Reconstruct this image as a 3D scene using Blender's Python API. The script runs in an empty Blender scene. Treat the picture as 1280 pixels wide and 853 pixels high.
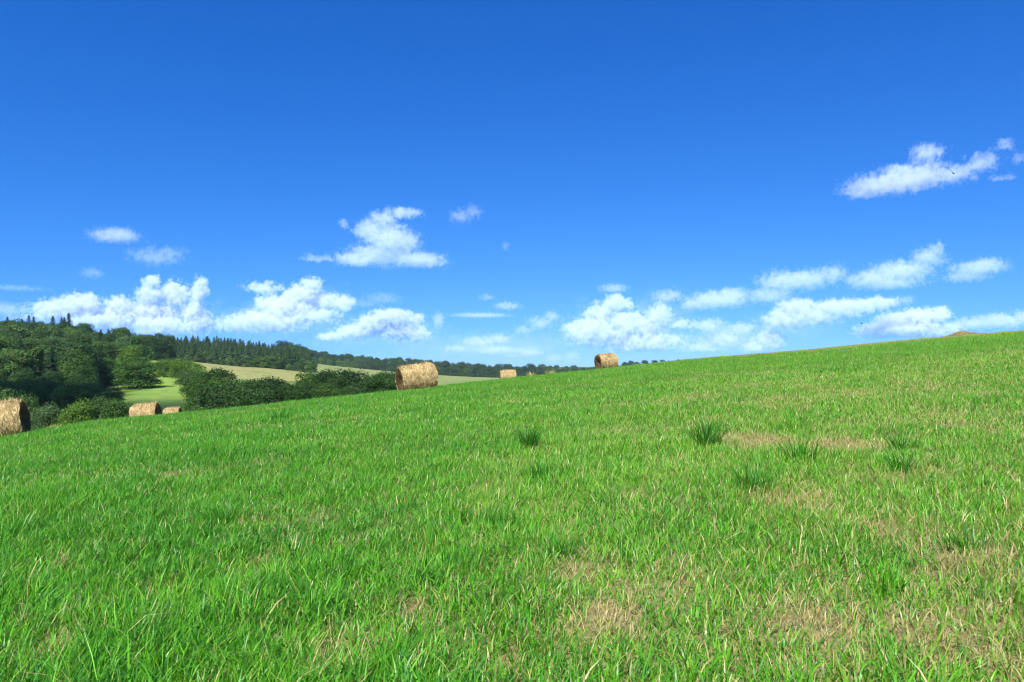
import bpy, math, random
import numpy as np
from mathutils import Vector

# ------------------------------------------------------------------ basics
S = bpy.context.scene
COL = S.collection
R = math.radians
rng = np.random.default_rng(7)
random.seed(7)

F = 950.0                       # focal length in pixels of the 1280 wide photograph
PITCH = math.atan(31.5 / F)     # the horizon lies at row 458
EYE = 1.6
CP, SP = math.cos(PITCH), math.sin(PITCH)


def ray(px, py):
    """world direction with y = 1 through a point of the photograph"""
    u, w = (px - 640.0) / F, (426.5 - py) / F
    y = CP - w * SP
    return u / y, (SP + w * CP) / y


def at(px, py, d):
    u, v = ray(px, py)
    return Vector((u * d, d, EYE + v * d))


# ------------------------------------------------------------------ tagging
def tag(o, label=None, cat=None, group=None, kind=None):
    if label: o['label'] = label
    if cat: o['category'] = cat
    if group: o['group'] = group
    if kind: o['kind'] = kind
    return o


def empty(name, loc, rot=(0, 0, 0), sc=1.0):
    o = bpy.data.objects.new(name, None)
    o.empty_display_size = 0.3
    o.location = loc
    o.rotation_euler = rot
    o.scale = (sc, sc, sc) if not hasattr(sc, '__len__') else sc
    COL.objects.link(o)
    return o


def mesh_np(name, verts, faces, mat=None, parent=None, attrs=None, smooth=True):
    """verts (n,3); faces a list of arrays (m,k), one per polygon size"""
    me = bpy.data.meshes.new(name)
    verts = np.asarray(verts, np.float32)
    me.vertices.add(len(verts))
    me.vertices.foreach_set('co', verts.ravel())
    loops = np.concatenate([np.asarray(f, np.int32).ravel() for f in faces])
    starts, c = [], 0
    for f in faces:
        m, k = np.asarray(f).shape
        starts.append(c + np.arange(m) * k)
        c += m * k
    starts = np.concatenate(starts).astype(np.int32)
    me.loops.add(len(loops))
    me.loops.foreach_set('vertex_index', loops)
    me.polygons.add(len(starts))
    me.polygons.foreach_set('loop_start', starts)
    if smooth:
        me.polygons.foreach_set('use_smooth', np.ones(len(starts), bool))
    for k, a in (attrs or {}).items():
        a = np.asarray(a, np.float32)
        if a.ndim == 1:
            at_ = me.attributes.new(k, 'FLOAT', 'POINT')
            at_.data.foreach_set('value', a)
        else:
            at_ = me.attributes.new(k, 'FLOAT_COLOR', 'POINT')
            at_.data.foreach_set('color', np.concatenate([a, np.ones((len(a), 1), np.float32)], 1).ravel())
    me.update(calc_edges=True)
    if mat: me.materials.append(mat)
    o = bpy.data.objects.new(name, me)
    COL.objects.link(o)
    if parent: o.parent = parent
    return o


# value noise in numpy -------------------------------------------------
_perm = np.random.default_rng(3).random((256, 256)).astype(np.float32)


def vnoise(x, y):
    xi, yi = np.floor(x).astype(int), np.floor(y).astype(int)
    fx, fy = x - xi, y - yi
    fx, fy = fx * fx * (3 - 2 * fx), fy * fy * (3 - 2 * fy)
    a = _perm[xi & 255, yi & 255]; b = _perm[(xi + 1) & 255, yi & 255]
    c = _perm[xi & 255, (yi + 1) & 255]; d = _perm[(xi + 1) & 255, (yi + 1) & 255]
    return (a * (1 - fx) + b * fx) * (1 - fy) + (c * (1 - fx) + d * fx) * fy


def fbm(x, y, octv=4):
    s, a, t = 0, 1, 0
    for i in range(octv):
        s = s + a * vnoise(x * 2 ** i + 17.3 * i, y * 2 ** i + 5.1 * i)
        t += a
        a *= 0.5
    return s / t


def sstep(a, b, x):
    t = np.clip((x - a) / (b - a), 0, 1)
    return t * t * (3 - 2 * t)


# ------------------------------------------------------------------ node helper
class NT:
    def __init__(self, tree):
        self.t = tree

    def new(self, typ, **kw):
        n = self.t.nodes.new(typ)
        for k, v in kw.items():
            setattr(n, k, v)
        return n

    def put(self, sock, v):
        if isinstance(v, bpy.types.NodeSocket):
            self.t.links.new(v, sock)
        elif v is not None:
            sock.default_value = v

    def math(self, op, a, b=None, c=None, clamp=False):
        n = self.new('ShaderNodeMath', operation=op, use_clamp=clamp)
        for i, v in enumerate((a, b, c)):
            self.put(n.inputs[i], v)
        return n.outputs[0]

    def vmath(self, op, a, b=None):
        n = self.new('ShaderNodeVectorMath', operation=op)
        self.put(n.inputs[0], a)
        if b is not None: self.put(n.inputs[1], b)
        return n.outputs['Value'] if op in ('LENGTH', 'DOT_PRODUCT', 'DISTANCE') else n.outputs['Vector']

    def noise(self, vec, scale, detail=4, rough=0.55, typ=None, lac=2.0):
        n = self.new('ShaderNodeTexNoise')
        if typ: n.noise_type = typ
        self.put(n.inputs['Vector'], vec)
        n.inputs['Scale'].default_value = scale
        n.inputs['Detail'].default_value = detail
        n.inputs['Roughness'].default_value = rough
        n.inputs['Lacunarity'].default_value = lac
        return n.outputs[0]

    def ramp(self, fac, stops):
        n = self.new('ShaderNodeValToRGB')
        e = n.color_ramp.elements
        while len(e) < len(stops): e.new(0.5)
        for el, (p, c) in zip(e, stops):
            el.position = p
            el.color = (*c, 1)
        self.put(n.inputs[0], fac)
        return n.outputs[0]

    def mix(self, fac, a, b, blend='MIX'):
        n = self.new('ShaderNodeMix', data_type='RGBA', blend_type=blend)
        self.put(n.inputs[0], fac)
        for s, v in ((n.inputs[6], a), (n.inputs[7], b)):
            self.put(s, (*v, 1) if isinstance(v, tuple) and len(v) == 3 else v)
        return n.outputs[2]


def material(name):
    m = bpy.data.materials.new(name)
    m.use_nodes = True
    m.node_tree.nodes.clear()
    t = NT(m.node_tree)
    out = t.new('ShaderNodeOutputMaterial')
    return m, t, out


# ------------------------------------------------------------------ camera, sky, sun
cam_d = bpy.data.cameras.new('camera')
cam_d.sensor_width = 36.0
cam_d.lens = 36.0 * F / 1280.0
cam_d.clip_start = 0.05
cam_d.clip_end = 120000.0
cam = bpy.data.objects.new('camera', cam_d)
cam.location = (0, 0, EYE)
cam.rotation_euler = (math.pi / 2 + PITCH, 0, 0)
COL.objects.link(cam)
S.camera = cam

SUN = Vector((-0.17, -0.64, 0.75)).normalized()       # towards the sun
sun_d = bpy.data.lights.new('sun', 'SUN')
sun_d.energy = 5.0
sun_d.angle = R(0.53)
sun_d.color = (1.0, 0.975, 0.93)
sun = bpy.data.objects.new('sun', sun_d)
sun.rotation_euler = (-SUN).to_track_quat('-Z', 'Y').to_euler()
sun.location = (0, -20, 60)
COL.objects.link(sun)

W = bpy.data.worlds.new('World')
S.world = W
W.use_nodes = True
W.node_tree.nodes.clear()
w = NT(W.node_tree)
tc = w.new('ShaderNodeTexCoord').outputs['Generated']
lift = w.vmath('NORMALIZE', w.vmath('ADD', w.vmath('MAXIMUM', tc, (-9, -9, 0)), (0, 0, 0.165)))   # clear dry air: no yellow band on the horizon
sky = w.new('ShaderNodeTexSky', sky_type='NISHITA')
sky.sun_disc = False
sky.sun_elevation = math.asin(SUN.z)
sky.sun_rotation = math.atan2(SUN.x, SUN.y)
sky.altitude = 300
sky.air_density = 1.0
sky.dust_density = 0.0
sky.ozone_density = 4.0
w.put(sky.inputs['Vector'], lift)
sc_ = w.new('ShaderNodeSeparateColor'); w.put(sc_.inputs[0], sky.outputs[0])
cc_ = w.new('ShaderNodeCombineColor')
SKY = 0.12
for k, (gain, power) in enumerate(((5.0, 2.5), (1.9, 1.5), (1.95, 1.1))):     # the deep polarised blue of the photograph
    w.put(cc_.inputs[k], w.math('MULTIPLY', w.math('POWER', w.math('MULTIPLY', sc_.outputs[k], SKY), power), gain / SKY / 1.366))
bg = w.new('ShaderNodeBackground')
bg.inputs['Strength'].default_value = SKY
w.put(bg.inputs[0], cc_.outputs[0])
wo = w.new('ShaderNodeOutputWorld')
w.put(wo.inputs[0], bg.outputs[0])

S.view_settings.view_transform = 'Standard'
S.view_settings.look = 'None'
S.view_settings.exposure = 0.45
S.view_settings.gamma = 1.0
S.view_settings.use_curve_mapping = False
S.render.engine = 'CYCLES'
c = S.cycles
c.max_bounces = 8
c.diffuse_bounces = 3
c.glossy_bounces = 2
c.transmission_bounces = 4
c.transparent_max_bounces = 8
c.volume_bounces = 6
c.volume_step_rate = 1.0
c.use_denoising = True
c.denoiser = 'OPENIMAGEDENOISE'
c.denoising_input_passes = 'RGB_ALBEDO_NORMAL'
c.denoising_prefilter = 'ACCURATE'
c.use_adaptive_sampling = True
c.adaptive_threshold = 0.008
c.pixel_filter_type = 'BLACKMAN_HARRIS'
c.filter_width = 1.15
# ------------------------------------------------------------------ terrain
H = EYE
_px = np.array([-500, -250, 0, 60, 130, 200, 250, 350, 430, 500, 560, 640, 700, 760, 830, 920, 1000, 1100, 1180, 1280, 1500, 1800], float)
_yc = np.array([592, 570, 546, 534, 523, 517.5, 512, 502, 493, 486, 480, 472, 465, 460, 451, 443, 437, 427, 420, 412, 396, 378], float)
_dc = np.array([31, 32, 33, 34, 36, 38, 39, 41, 43, 45, 50, 60, 67, 73, 77, 80, 81, 83, 84, 85, 86, 86], float)
_u = np.array([ray(p, 450)[0] for p in _px])
_v = np.array([ray(p, q)[1] for p, q in zip(_px, _yc)]) - 0.17 / _dc       # the grass on the crest stands above the soil


def smooth_interp(x, xp, fp):
    acc = 0
    for o, k in ((-0.06, 1), (-0.03, 2), (0, 3), (0.03, 2), (0.06, 1)):
        acc = acc + k * np.interp(x + o, xp, fp)
    return acc / 9


def crest_d(u):
    return smooth_interp(u, _u, _dc)


_uu = np.linspace(-.7, .7, 30)
_s = smooth_interp(_uu, _u, _v) + 2 * H / crest_d(_uu)
S1, S0 = np.polyfit(_uu, _s, 1)


def field_z(x, y):
    yy = np.maximum(y, 6.0)
    u = np.clip(x / yy, -.9, .9)
    D = crest_d(u)
    s = smooth_interp(u, _u, _v) + 2 * H / D
    k = H / D ** 2
    z = s * yy - k * yy ** 2 - (0.0030 - 0.0026 * sstep(-.14, -.06, u)) * np.maximum(yy - D - 1, 0) ** 2 + S1 * (x - u * yy)
    zp = S0 * y + S1 * x - 0.0008 * y * y
    t = sstep(6.0, 16.0, y)
    return zp * (1 - t) + z * t + 0.10 * (fbm(x * .11 + 9, y * .11, 3) - .5) * sstep(2, 8, y) + 0.05 * (fbm(x * .9 + 3, y * .9, 2) - .5)


_ctl = [(0, 543, 62), (80, 541, 72), (150, 536, 74), (184, 528, 50), (217, 525, 85),
        (250, 521, 100), (350, 511, 100), (430, 503, 100), (490, 496, 100),
        (160, 503, 150), (210, 486, 175), (228, 471, 220), (197, 453, 300), (100, 506, 150), (0, 508, 140), (-150, 508, 140),
        (-150, 434, 330), (0, 433, 330), (85, 431, 340), (150, 452, 390), (200, 451, 440), (60, 470, 235), (140, 474, 250),
        (85, 438, 520), (0, 440, 520), (200, 440, 640), (270, 437, 630), (350, 449, 600),
        (250, 458, 420), (330, 460, 405), (372, 465, 390), (300, 473, 290), (370, 475, 290),
        (400, 456, 660), (450, 462, 600), (520, 467, 550), (420, 465, 470), (470, 474, 330), (560, 474, 400),
        (380, 452, 900), (430, 459, 900), (500, 467, 900), (600, 473.5, 900), (740, 472, 900), (560, 474.5, 550), (620, 475, 650),
        (800, 463, 900), (1000, 458, 900), (1280, 456, 900), (1500, 456, 900), (-300, 445, 900), (0, 447, 1000), (200, 447, 1000),
        (-300, 459, 3000), (640, 460, 3000), (1500, 459, 3000), (0, 458.6, 12000), (640, 458.6, 12000), (1280, 458.6, 12000)]
for _p, _q in ((560, 480), (640, 472), (760, 460), (900, 445), (1100, 427), (1280, 412), (1500, 396)):
    _D = np.interp(_p, _px, _dc)
    _ctl += [(_p, _q + 10, 1.5 * _D + 12), (_p, _q + 18, 2.6 * _D)]
_P = np.array([at(*q) for q in _ctl])
_P = np.vstack([_P, [[0, -900, -10], [900, -500, 40], [-900, -500, -60], [9000, -9000, 0], [-9000, -9000, 0], [-9000, 9000, 0], [9000, 9000, 0]]])


def _basis(x, y):
    r = np.sqrt((x[:, None] - _P[None, :, 0]) ** 2 + (y[:, None] - _P[None, :, 1]) ** 2)
    return r


_n = len(_P)
_A = np.zeros((_n + 3, _n + 3))
_A[:_n, :_n] = _basis(_P[:, 0], _P[:, 1]) - 0.3 * np.eye(_n)
_A[:_n, _n:] = np.c_[np.ones(_n), _P[:, :2]]
_A[_n:, :_n] = _A[:_n, _n:].T
_w = np.linalg.solve(_A, np.r_[_P[:, 2], 0, 0, 0])


def far_z(x, y):
    out_ = np.empty(len(x))
    for i in range(0, len(x), 20000):
        a, b = x[i:i + 20000], y[i:i + 20000]
        out_[i:i + 20000] = _basis(a, b) @ _w[:_n] + _w[_n] + _w[_n + 1] * a + _w[_n + 2] * b
    return out_


def ground_z(x, y):
    x, y = np.atleast_1d(np.asarray(x, float)), np.atleast_1d(np.asarray(y, float))
    u = np.clip(x / np.maximum(y, 6), -.9, .9)
    D = crest_d(u)
    r_ = sstep(-.14, -.06, u)
    t = sstep(D + 5 + 22 * r_, D + 34 + 40 * r_, y)
    t = np.maximum(t, sstep(60, 260, -y))
    t = np.maximum(t, sstep(0.95, 2.2, np.abs(x) / np.maximum(y, 30)) * sstep(70, 160, np.abs(x)))
    return field_z(x, y) * (1 - t) + far_z(x, y) * t


def gz(x, y):
    return float(ground_z(x, y)[0])


def on_ground(px, d):
    u = ray(px, 450)[0]
    return Vector((u * d, d, gz(u * d, d)))


def hit(px, py, dmax=60.0):
    """where the line of sight through a point of the photograph meets the field"""
    ys = np.linspace(2.5, dmax, 1200)
    u, v = ray(px, py)
    z = ground_z(u * ys, ys)
    k = np.argmax(z >= EYE + v * ys)
    return Vector((u * ys[k], ys[k], z[k]))


def _axis(lo, hi, parts):
    out_ = [np.arange(a, b, st) for a, b, st in parts]
    a = out_[0][0]
    neg, st = [], 6.0
    while a > lo:
        a -= st; st *= 1.18; neg.append(a)
    b, pos, st = out_[-1][-1], [], 8.0
    while b < hi:
        b += st; st *= 1.18; pos.append(b)
    return np.r_[neg[::-1], np.concatenate(out_), pos]


XS = _axis(-5000, 5000, [(-330, -60, 3.0), (-60, -20, 1.0), (-20, 40, .5), (40, 90, 1.0), (90, 210, 3.0)])
YS = _axis(-2500, 6000, [(-12, 2, 1.0), (2, 30, .4), (30, 110, .8), (110, 480, 3.0), (480, 720, 5.0)])
gx, gy = np.meshgrid(XS, YS, indexing='ij')
gxf, gyf = gx.ravel(), gy.ravel()
gzf = ground_z(gxf, gyf)
nx, ny = len(XS), len(YS)
ii = np.arange(nx * ny).reshape(nx, ny)
quads = np.stack([ii[:-1, :-1], ii[1:, :-1], ii[1:, 1:], ii[:-1, 1:]], -1).reshape(-1, 4)

# what grows where (earth colours of the land itself)
SOIL, MEADOW, STUBBLE, WOOD, PALE = (np.array(q) for q in ((.35, .285, .12), (.17, .25, .055), (.34, .34, .11), (.05, .075, .025), (.27, .32, .10)))
gu = np.where(gyf > 3, gxf / np.maximum(gyf, 3), 9.0)
gpx = 640 + gu * F                                  # bearing
wob = (fbm(gxf * .03, gyf * .03, 3) - .5)
tint = np.tile(MEADOW, (len(gxf), 1))


def paint(mask, col):
    m = mask[:, None]
    tint[:] = tint * (1 - m) + col * m


Dg = crest_d(np.clip(gu, -.9, .9))
paint(sstep(380, 410, gyf), WOOD)
paint(sstep(235, 225, gpx + 30 * wob) * sstep(110, 135, gyf), WOOD)
lane = (gpx > 155 - 40 * wob) & (gpx < 262 + 20 * wob) & (gyf > 95) & (gyf < 310)
paint(np.where(lane, 1.0, 0), np.array((.25, .37, .065)))
paint(sstep(232, 240, gpx) * sstep(392, 384, gpx) * sstep(215, 225, gyf + 40 * wob) * sstep(418, 408, gyf + 20 * wob), STUBBLE)
paint(sstep(386, 392, gpx) * sstep(900, 880, gpx) * sstep(180, 220, gyf) * sstep(900, 880, gyf), PALE)
paint(np.maximum(sstep(1000, 1400, gyf), sstep(900, 1500, np.abs(gxf))), np.array((.13, .15, .075)))
front = (gyf < Dg + 14) & (gyf > -200)
paint(np.where(front, 1.0, 0), SOIL)

mgr, t, out = material('earth_and_turf')
geo = t.new('ShaderNodeNewGeometry').outputs['Position']
va = t.new('ShaderNodeAttribute', attribute_name='tint').outputs['Color']
n1 = t.noise(geo, 0.35, 6, .6)
n2 = t.noise(geo, 22.0, 5, .65)
n3 = t.noise(geo, 0.045, 4, .6)
cmul = t.ramp(n1, [(.25, (.62, .68, .6)), (.5, (1, 1, 1)), (.78, (1.35, 1.2, 1.15))])
cmul2 = t.ramp(n2, [(.3, (.45, .42, .4)), (.52, (1, 1, 1)), (.75, (1.5, 1.45, 1.3))])
cmul3 = t.ramp(n3, [(.3, (.8, .92, .85)), (.5, (1, 1, 1)), (.7, (1.2, 1.02, .95))])
col = t.mix(1.0, va, cmul, 'MULTIPLY')
col = t.mix(1.0, col, cmul2, 'MULTIPLY')
col = t.mix(1.0, col, cmul3, 'MULTIPLY')
bs = t.new('ShaderNodeBsdfPrincipled')
bs.inputs['Roughness'].default_value = .95
bs.inputs['Specular IOR Level'].default_value = .1
t.put(bs.inputs['Base Color'], col)
bmp = t.new('ShaderNodeBump'); bmp.inputs['Distance'].default_value = .05; bmp.inputs['Strength'].default_value = .8
t.put(bmp.inputs['Height'], n2)
t.put(bs.inputs['Normal'], bmp.outputs[0])
t.put(out.inputs[0], bs.outputs[0])
tag(mesh_np('ground', np.c_[gxf, gyf, gzf], [quads], mgr, attrs={'tint': tint}), 'sloping green hayfield with the valley and hills behind it', kind='structure')

# ------------------------------------------------------------------ grass
mgl, t, out = material('grass_blade')
va = t.new('ShaderNodeAttribute', attribute_name='tint').outputs['Color']
bs = t.new('ShaderNodeBsdfPrincipled')
bs.inputs['Roughness'].default_value = .36
bs.inputs['Specular IOR Level'].default_value = .28
t.put(bs.inputs['Base Color'], va)
tr = t.new('ShaderNodeBsdfTranslucent')
t.put(tr.inputs[0], t.mix(1.0, va, (1.25, 1.15, .55), 'MULTIPLY'))
mx = t.new('ShaderNodeMixShader'); mx.inputs[0].default_value = .32
t.put(mx.inputs[1], bs.outputs[0]); t.put(mx.inputs[2], tr.outputs[0])
t.put(out.inputs[0], mx.outputs[0])

GREENS = np.array([(.128, .42, .014), (.098, .36, .012), (.056, .25, .014), (.18, .48, .022), (.27, .48, .045), (.075, .30, .034)])
STRAWS = np.array([(.64, .52, .19), (.70, .60, .27), (.48, .37, .14), (.52, .51, .18)])


def blades(base, hgt, wid, lean, az, col, seg, foot_shade=.75):
    """tapering bent blades; seg = number of cross-sections below the tip"""
    n = len(base)
    f = az + rng.normal(0, .5, n) + math.pi / 2     # direction across the blade
    ca, sa = np.cos(az), np.sin(az)
    cw, sw = np.cos(f), np.sin(f)
    V, C = [], []
    for k in range(seg + 1):
        q = k / seg
        r = lean * hgt * q ** 1.8
        z = hgt * np.sqrt(np.maximum(1e-3, 1 - (lean * .75 * q) ** 2)) * q
        ctr = base + np.c_[ca * r, sa * r, z]
        cc = col * (foot_shade + (1 - foot_shade) * min(1, q * 2.2))  # shade between the blades painted in: colour darkens towards the foot
        if k == seg:
            V.append(ctr[:, None]); C.append(cc[:, None])
        else:
            h = wid * (.5 if k == 0 else .5 * (1 - .75 * q ** 2))
            off = np.c_[cw * h, sw * h, np.zeros(n)]
            V.append(np.stack([ctr - off, ctr + off], 1)); C.append(np.repeat(cc[:, None], 2, 1))
    V, C = np.concatenate(V, 1), np.concatenate(C, 1)
    m = V.shape[1]
    o = (np.arange(n) * m)[:, None]
    qs = [o + np.array([[2 * k, 2 * k + 1, 2 * k + 3, 2 * k + 2]]) for k in range(seg - 1)]
    tri = o + np.array([[2 * seg - 2, 2 * seg - 1, 2 * seg]])
    return V.reshape(-1, 3), C.reshape(-1, 3), (np.concatenate(qs) if qs else np.zeros((0, 4), int)), tri


class Heap:
    def __init__(self): self.v, self.c, self.q, self.t, self.n = [], [], [], [], 0

    def add(self, r):
        v, c_, q, t_ = r
        self.v.append(v); self.c.append(c_); self.q.append(q + self.n); self.t.append(t_ + self.n); self.n += len(v)

    def build(self, name, mat, parent=None):
        q, t_ = np.concatenate(self.q), np.concatenate(self.t)
        fs = [f for f in (q, t_) if len(f)]
        return mesh_np(name, np.concatenate(self.v), fs, mat, parent, {'tint': np.concatenate(self.c)})


# dry, thin places in the sward: (px, py, radius across in px)
DRY = [(940, 556, 60), (1060, 562, 60), (800, 622, 30), (1150, 662, 85), (1245, 705, 80), (985, 628, 70), (600, 690, 25),
       (420, 822, 60), (1230, 800, 100), (60, 825, 50), (1010, 775, 60), (215, 597, 18), (720, 715, 40), (1200, 590, 60), (760, 780, 45), (520, 760, 40)]
DRYP = [(hit(a, b), r) for a, b, r in DRY]


def crest_band(x, y):
    return sstep(52, 68, y + 8 * (fbm(x * .12, y * .12, 3) - .5)) * sstep(.12, .34, x / np.maximum(y, 1))


def dryness(x, y):
    d = np.zeros(len(x))
    for p, r in DRYP:
        rad = r / F * p.y
        q = np.hypot((x - p.x) / rad, (y - p.y) / (rad * 1.5))
        d = np.maximum(d, 1 - q / 1.15)
    d = np.clip(d, 0, 1) ** .7
    u = x / np.maximum(y, 1)
    nz_ = fbm(x * 2.1 + 31, y * 1.6, 3)
    side = sstep(-.4, .5, u) * .27 * sstep(45, 8, y) * (.4 + 1.2 * nz_)
    nz = fbm(x * 1.1 + 50, y * .8, 4)
    nf = fbm(x * .28 + 5, y * .22, 3)
    out_ = d * (-.30 + 1.65 * nz) + side + .75 * np.clip(nz - .56, 0, 1) + .55 * np.clip(nf - .55, 0, 1)
    band = crest_band(x, y) * .35
    return np.clip(out_ + band, 0, 1)


def scatter(y0, y1, rho, p):
    """points over the visible part of the field with density rho * (8 / y) ** p"""
    ys = np.linspace(y0, y1, 400)
    wd = rho * np.minimum(1, (8 / ys) ** p) * (1.46 * ys + 5)
    cdf = np.r_[0, np.cumsum((wd[1:] + wd[:-1]) / 2 * np.diff(ys))]
    n = int(cdf[-1])
    y = np.interp(rng.random(n) * cdf[-1], cdf, ys)
    x = (rng.random(n) - .5) * (1.46 * y + 5)
    return x, y


GD = 1.0                                             # overall density
hp = Heap()
for y0, y1, rho, p, seg in ((2.4, 9, 2700, 0, 3), (9, 26, 2700, 1.2, 2), (26, 96, 2700, 1.2, 1)):
    x, y = scatter(y0, y1, 2.2 / 2 * rho * GD, p)
    D = crest_d(np.clip(x / y, -.9, .9))
    k = y < D + 7
    x, y = x[k], y[k]
    dry = dryness(x, y)
    tall = fbm(x * .55 + 20, y * .45 + 7, 3)
    clump = fbm(x * 3.6 + 11, y * 2.8 + 4, 2)
    dens = np.clip(1.05 - .80 * dry, .38, 1) * np.clip(.42 + 1.2 * clump, .35, 1)
    k = rng.random(len(x)) < dens
    x, y, dry, tall, clump = x[k], y[k], dry[k], tall[k], clump[k]
    n = len(x)
    z = ground_z(x, y)
    far_ = np.maximum(1, y / 8) ** .55
    h = (.075 + .15 * np.clip(tall - .2, 0, 1)) * (.55 + .8 * rng.random(n)) * (1 - .45 * dry) * (.65 + .7 * clump) * (1.22 - .22 * sstep(4, 11, y))
    h *= 1 + .5 * (rng.random(n) < .05)
    wd = rng.uniform(.004, .0125, n) * far_
    tone = .26 + fbm(x * .8 + 70, y * .6, 3) * .42 + rng.normal(0, .23, n) + .16 * sstep(-.5, .5, x / y) - .05
    idx = np.clip(((tone - .06) * 7.0).astype(int), 0, 5)
    col = GREENS[np.array([2, 5, 1, 0, 3, 4])[idx]] * rng.uniform(.8, 1.2, (n, 1))
    yel = (rng.random(n) < .035 + .38 * dry + .42 * crest_band(x, y))
    col[yel] = STRAWS[rng.integers(0, 4, yel.sum())] * rng.uniform(.75, 1.1, (yel.sum(), 1))
    az = rng.uniform(0, 2 * math.pi, n)
    az = np.where(rng.random(n) < .22, rng.normal(.4, .8, n), az)      # a little wind
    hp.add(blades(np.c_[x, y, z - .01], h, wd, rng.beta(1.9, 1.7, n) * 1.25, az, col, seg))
tag(hp.build('grass', mgl), 'bright green meadow grass covering the whole sloping hayfield', kind='stuff')
N_GRASS = hp.n

# cut straw and stubble between the blades
hp = Heap()
x, y = scatter(2.4, 30, 1500, 1.1)
dry = dryness(x, y)
k = rng.random(len(x)) < .06 + 1.0 * dry
x, y, dry = x[k], y[k], dry[k]
n = len(x)
z = ground_z(x, y)
flat = rng.random(n) < .62
h = np.where(flat, rng.uniform(.05, .16, n), rng.uniform(.03, .09, n))
col = STRAWS[rng.integers(0, 4, n)] * rng.uniform(.7, 1.15, (n, 1))
lean = np.where(flat, rng.uniform(1.15, 1.3, n), rng.uniform(.05, .5, n))
hp.add(blades(np.c_[x, y, z + .004], h, rng.uniform(.003, .006, n) * np.maximum(1, y / 8) ** .6, lean, rng.uniform(0, 6.283, n), col, 2, .85))
tag(hp.build('dry_grass', mgl), 'pale straw and stubble in the thin dry patches of the field', kind='stuff')

# single darker tussocks that stand out of the sward
TUFT = [(883, 560, .50, .36, 'dark green spiky grass tussock beside the widest dry patch'), (661, 562, .42, .24, 'small dark grass tussock alone in the middle of the field'),
        (943, 614, .36, .36, 'broad dark grass tussock below the widest dry patch'), (628, 664, .25, .26, 'dark leafy grass tussock nearest the middle of the picture'),
        (993, 540, .48, .40, 'pale green wide grass tussock above the dry patch'), (1002, 580, .40, .32, 'dark tussock in the gap between two dry patches'),
        (1128, 592, .34, .30, 'bushy tussock under the second dry patch'), (676, 602, .30, .22, 'tiny tussock just below the small dark one'),
        (1125, 568, .36, .22, 'thin upright tussock at the end of the dry patch'), (276, 656, .26, .28, 'bent long-bladed tussock on the open lower slope'),
        (350, 526, .40, .40, 'dark weedy clump near the crest below the hedge'), (1205, 690, .26, .30, 'ragged tussock among bare soil low in the field'),
        (1105, 745, .26, .20, 'upright bright tussock in front of the bare soil'), (700, 700, .24, .22, 'tall leafy tussock on the dry ground below the middle')]
for a, b, hh, rr, lab in TUFT:
    p = hit(a, b)
    n = 210 if a in (883, 661) else int(rng.uniform(70, 130))
    hh *= .95
    ang, rad = rng.uniform(0, 6.283, n), rr * .5 * rng.random(n) ** .7
    hx = Heap()
    bx_, by_ = np.cos(ang) * rad, np.sin(ang) * rad
    bz = ground_z(p.x + bx_, p.y + by_) - p.z - .01
    col = GREENS[rng.choice([1, 2, 2, 5, 5, 0], n)] * rng.uniform(.7, 1.1, (n, 1)) * (.8 if a in (883, 661) else 1.0)
    if 'pale' in lab or 'bright' in lab: col = GREENS[rng.choice([0, 1, 3], n)] * rng.uniform(.8, 1.1, (n, 1))
    hx.add(blades(np.c_[bx_, by_, bz], hh * rng.uniform(.3, 1.1, n), rng.uniform(.006, .011, n) * max(1, p.y / 9) ** .6, .2 + rad / rr * 1.2 * rng.uniform(.6, 1.2, n), ang + rng.normal(0, .9, n), col, 3))
    o = hx.build('grass_tuft', mgl)
    o.location = p
    tag(o, lab, 'grass tuft', 'tussocks standing out of the grass')
# ------------------------------------------------------------------ hay
mhay, t, out = material('dry_hay')
va = t.new('ShaderNodeAttribute', attribute_name='tint').outputs['Color']
tcn = t.new('ShaderNodeTexCoord').outputs['Object']
n1 = t.noise(tcn, 3.0, 5, .6); n2 = t.noise(tcn, 40.0, 4, .7)
col = t.mix(1.0, va, t.ramp(n1, [(.3, (.85, .8, .74)), (.55, (1, 1, 1)), (.8, (1.15, 1.14, 1.1))]), 'MULTIPLY')
col = t.mix(1.0, col, t.ramp(n2, [(.3, (.7, .66, .6)), (.55, (1, 1, 1)), (.8, (1.25, 1.22, 1.2))]), 'MULTIPLY')
bs = t.new('ShaderNodeBsdfPrincipled')
bs.inputs['Roughness'].default_value = .85; bs.inputs['Specular IOR Level'].default_value = .2
t.put(bs.inputs['Base Color'], col)
t.put(out.inputs[0], bs.outputs[0])
HAYC = np.array([(.68, .50, .21), (.76, .60, .29), (.54, .385, .145), (.37, .25, .09), (.71, .53, .23)])


def strands(n, pos, tan, nrm, L, wid, lift, cols):
    """short curved stalks lying on a surface: pos, along tan, lifted off along nrm"""
    side = np.cross(tan, nrm)
    a = pos - tan * (L / 2)[:, None]
    b = pos + nrm * (lift * .35)[:, None]
    c_ = pos + tan * (L / 2)[:, None] + nrm * lift[:, None]
    w_ = side * (wid / 2)[:, None]
    V = np.stack([a - w_, a + w_, b - w_, b + w_, c_], 1)
    o = (np.arange(n) * 5)[:, None]
    return V.reshape(-1, 3), np.repeat(cols[:, None], 5, 1).reshape(-1, 3), o + np.array([[0, 1, 3, 2]]), o + np.array([[2, 3, 4]])


def bale_radius(th, xx, r, sd, sag):
    b = r * (1 + .10 * (fbm(th * 1.3 + sd, xx * 2.2 + sd, 3) - .5) + .03 * (vnoise(xx * 7 + sd, th * 0 + sd) - .5) + .075 * (fbm(th * 5 + sd, xx * 6 + sd, 2) - .5))
    return b * (1 - sag * np.maximum(0, -np.sin(th)) ** 3)


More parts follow.
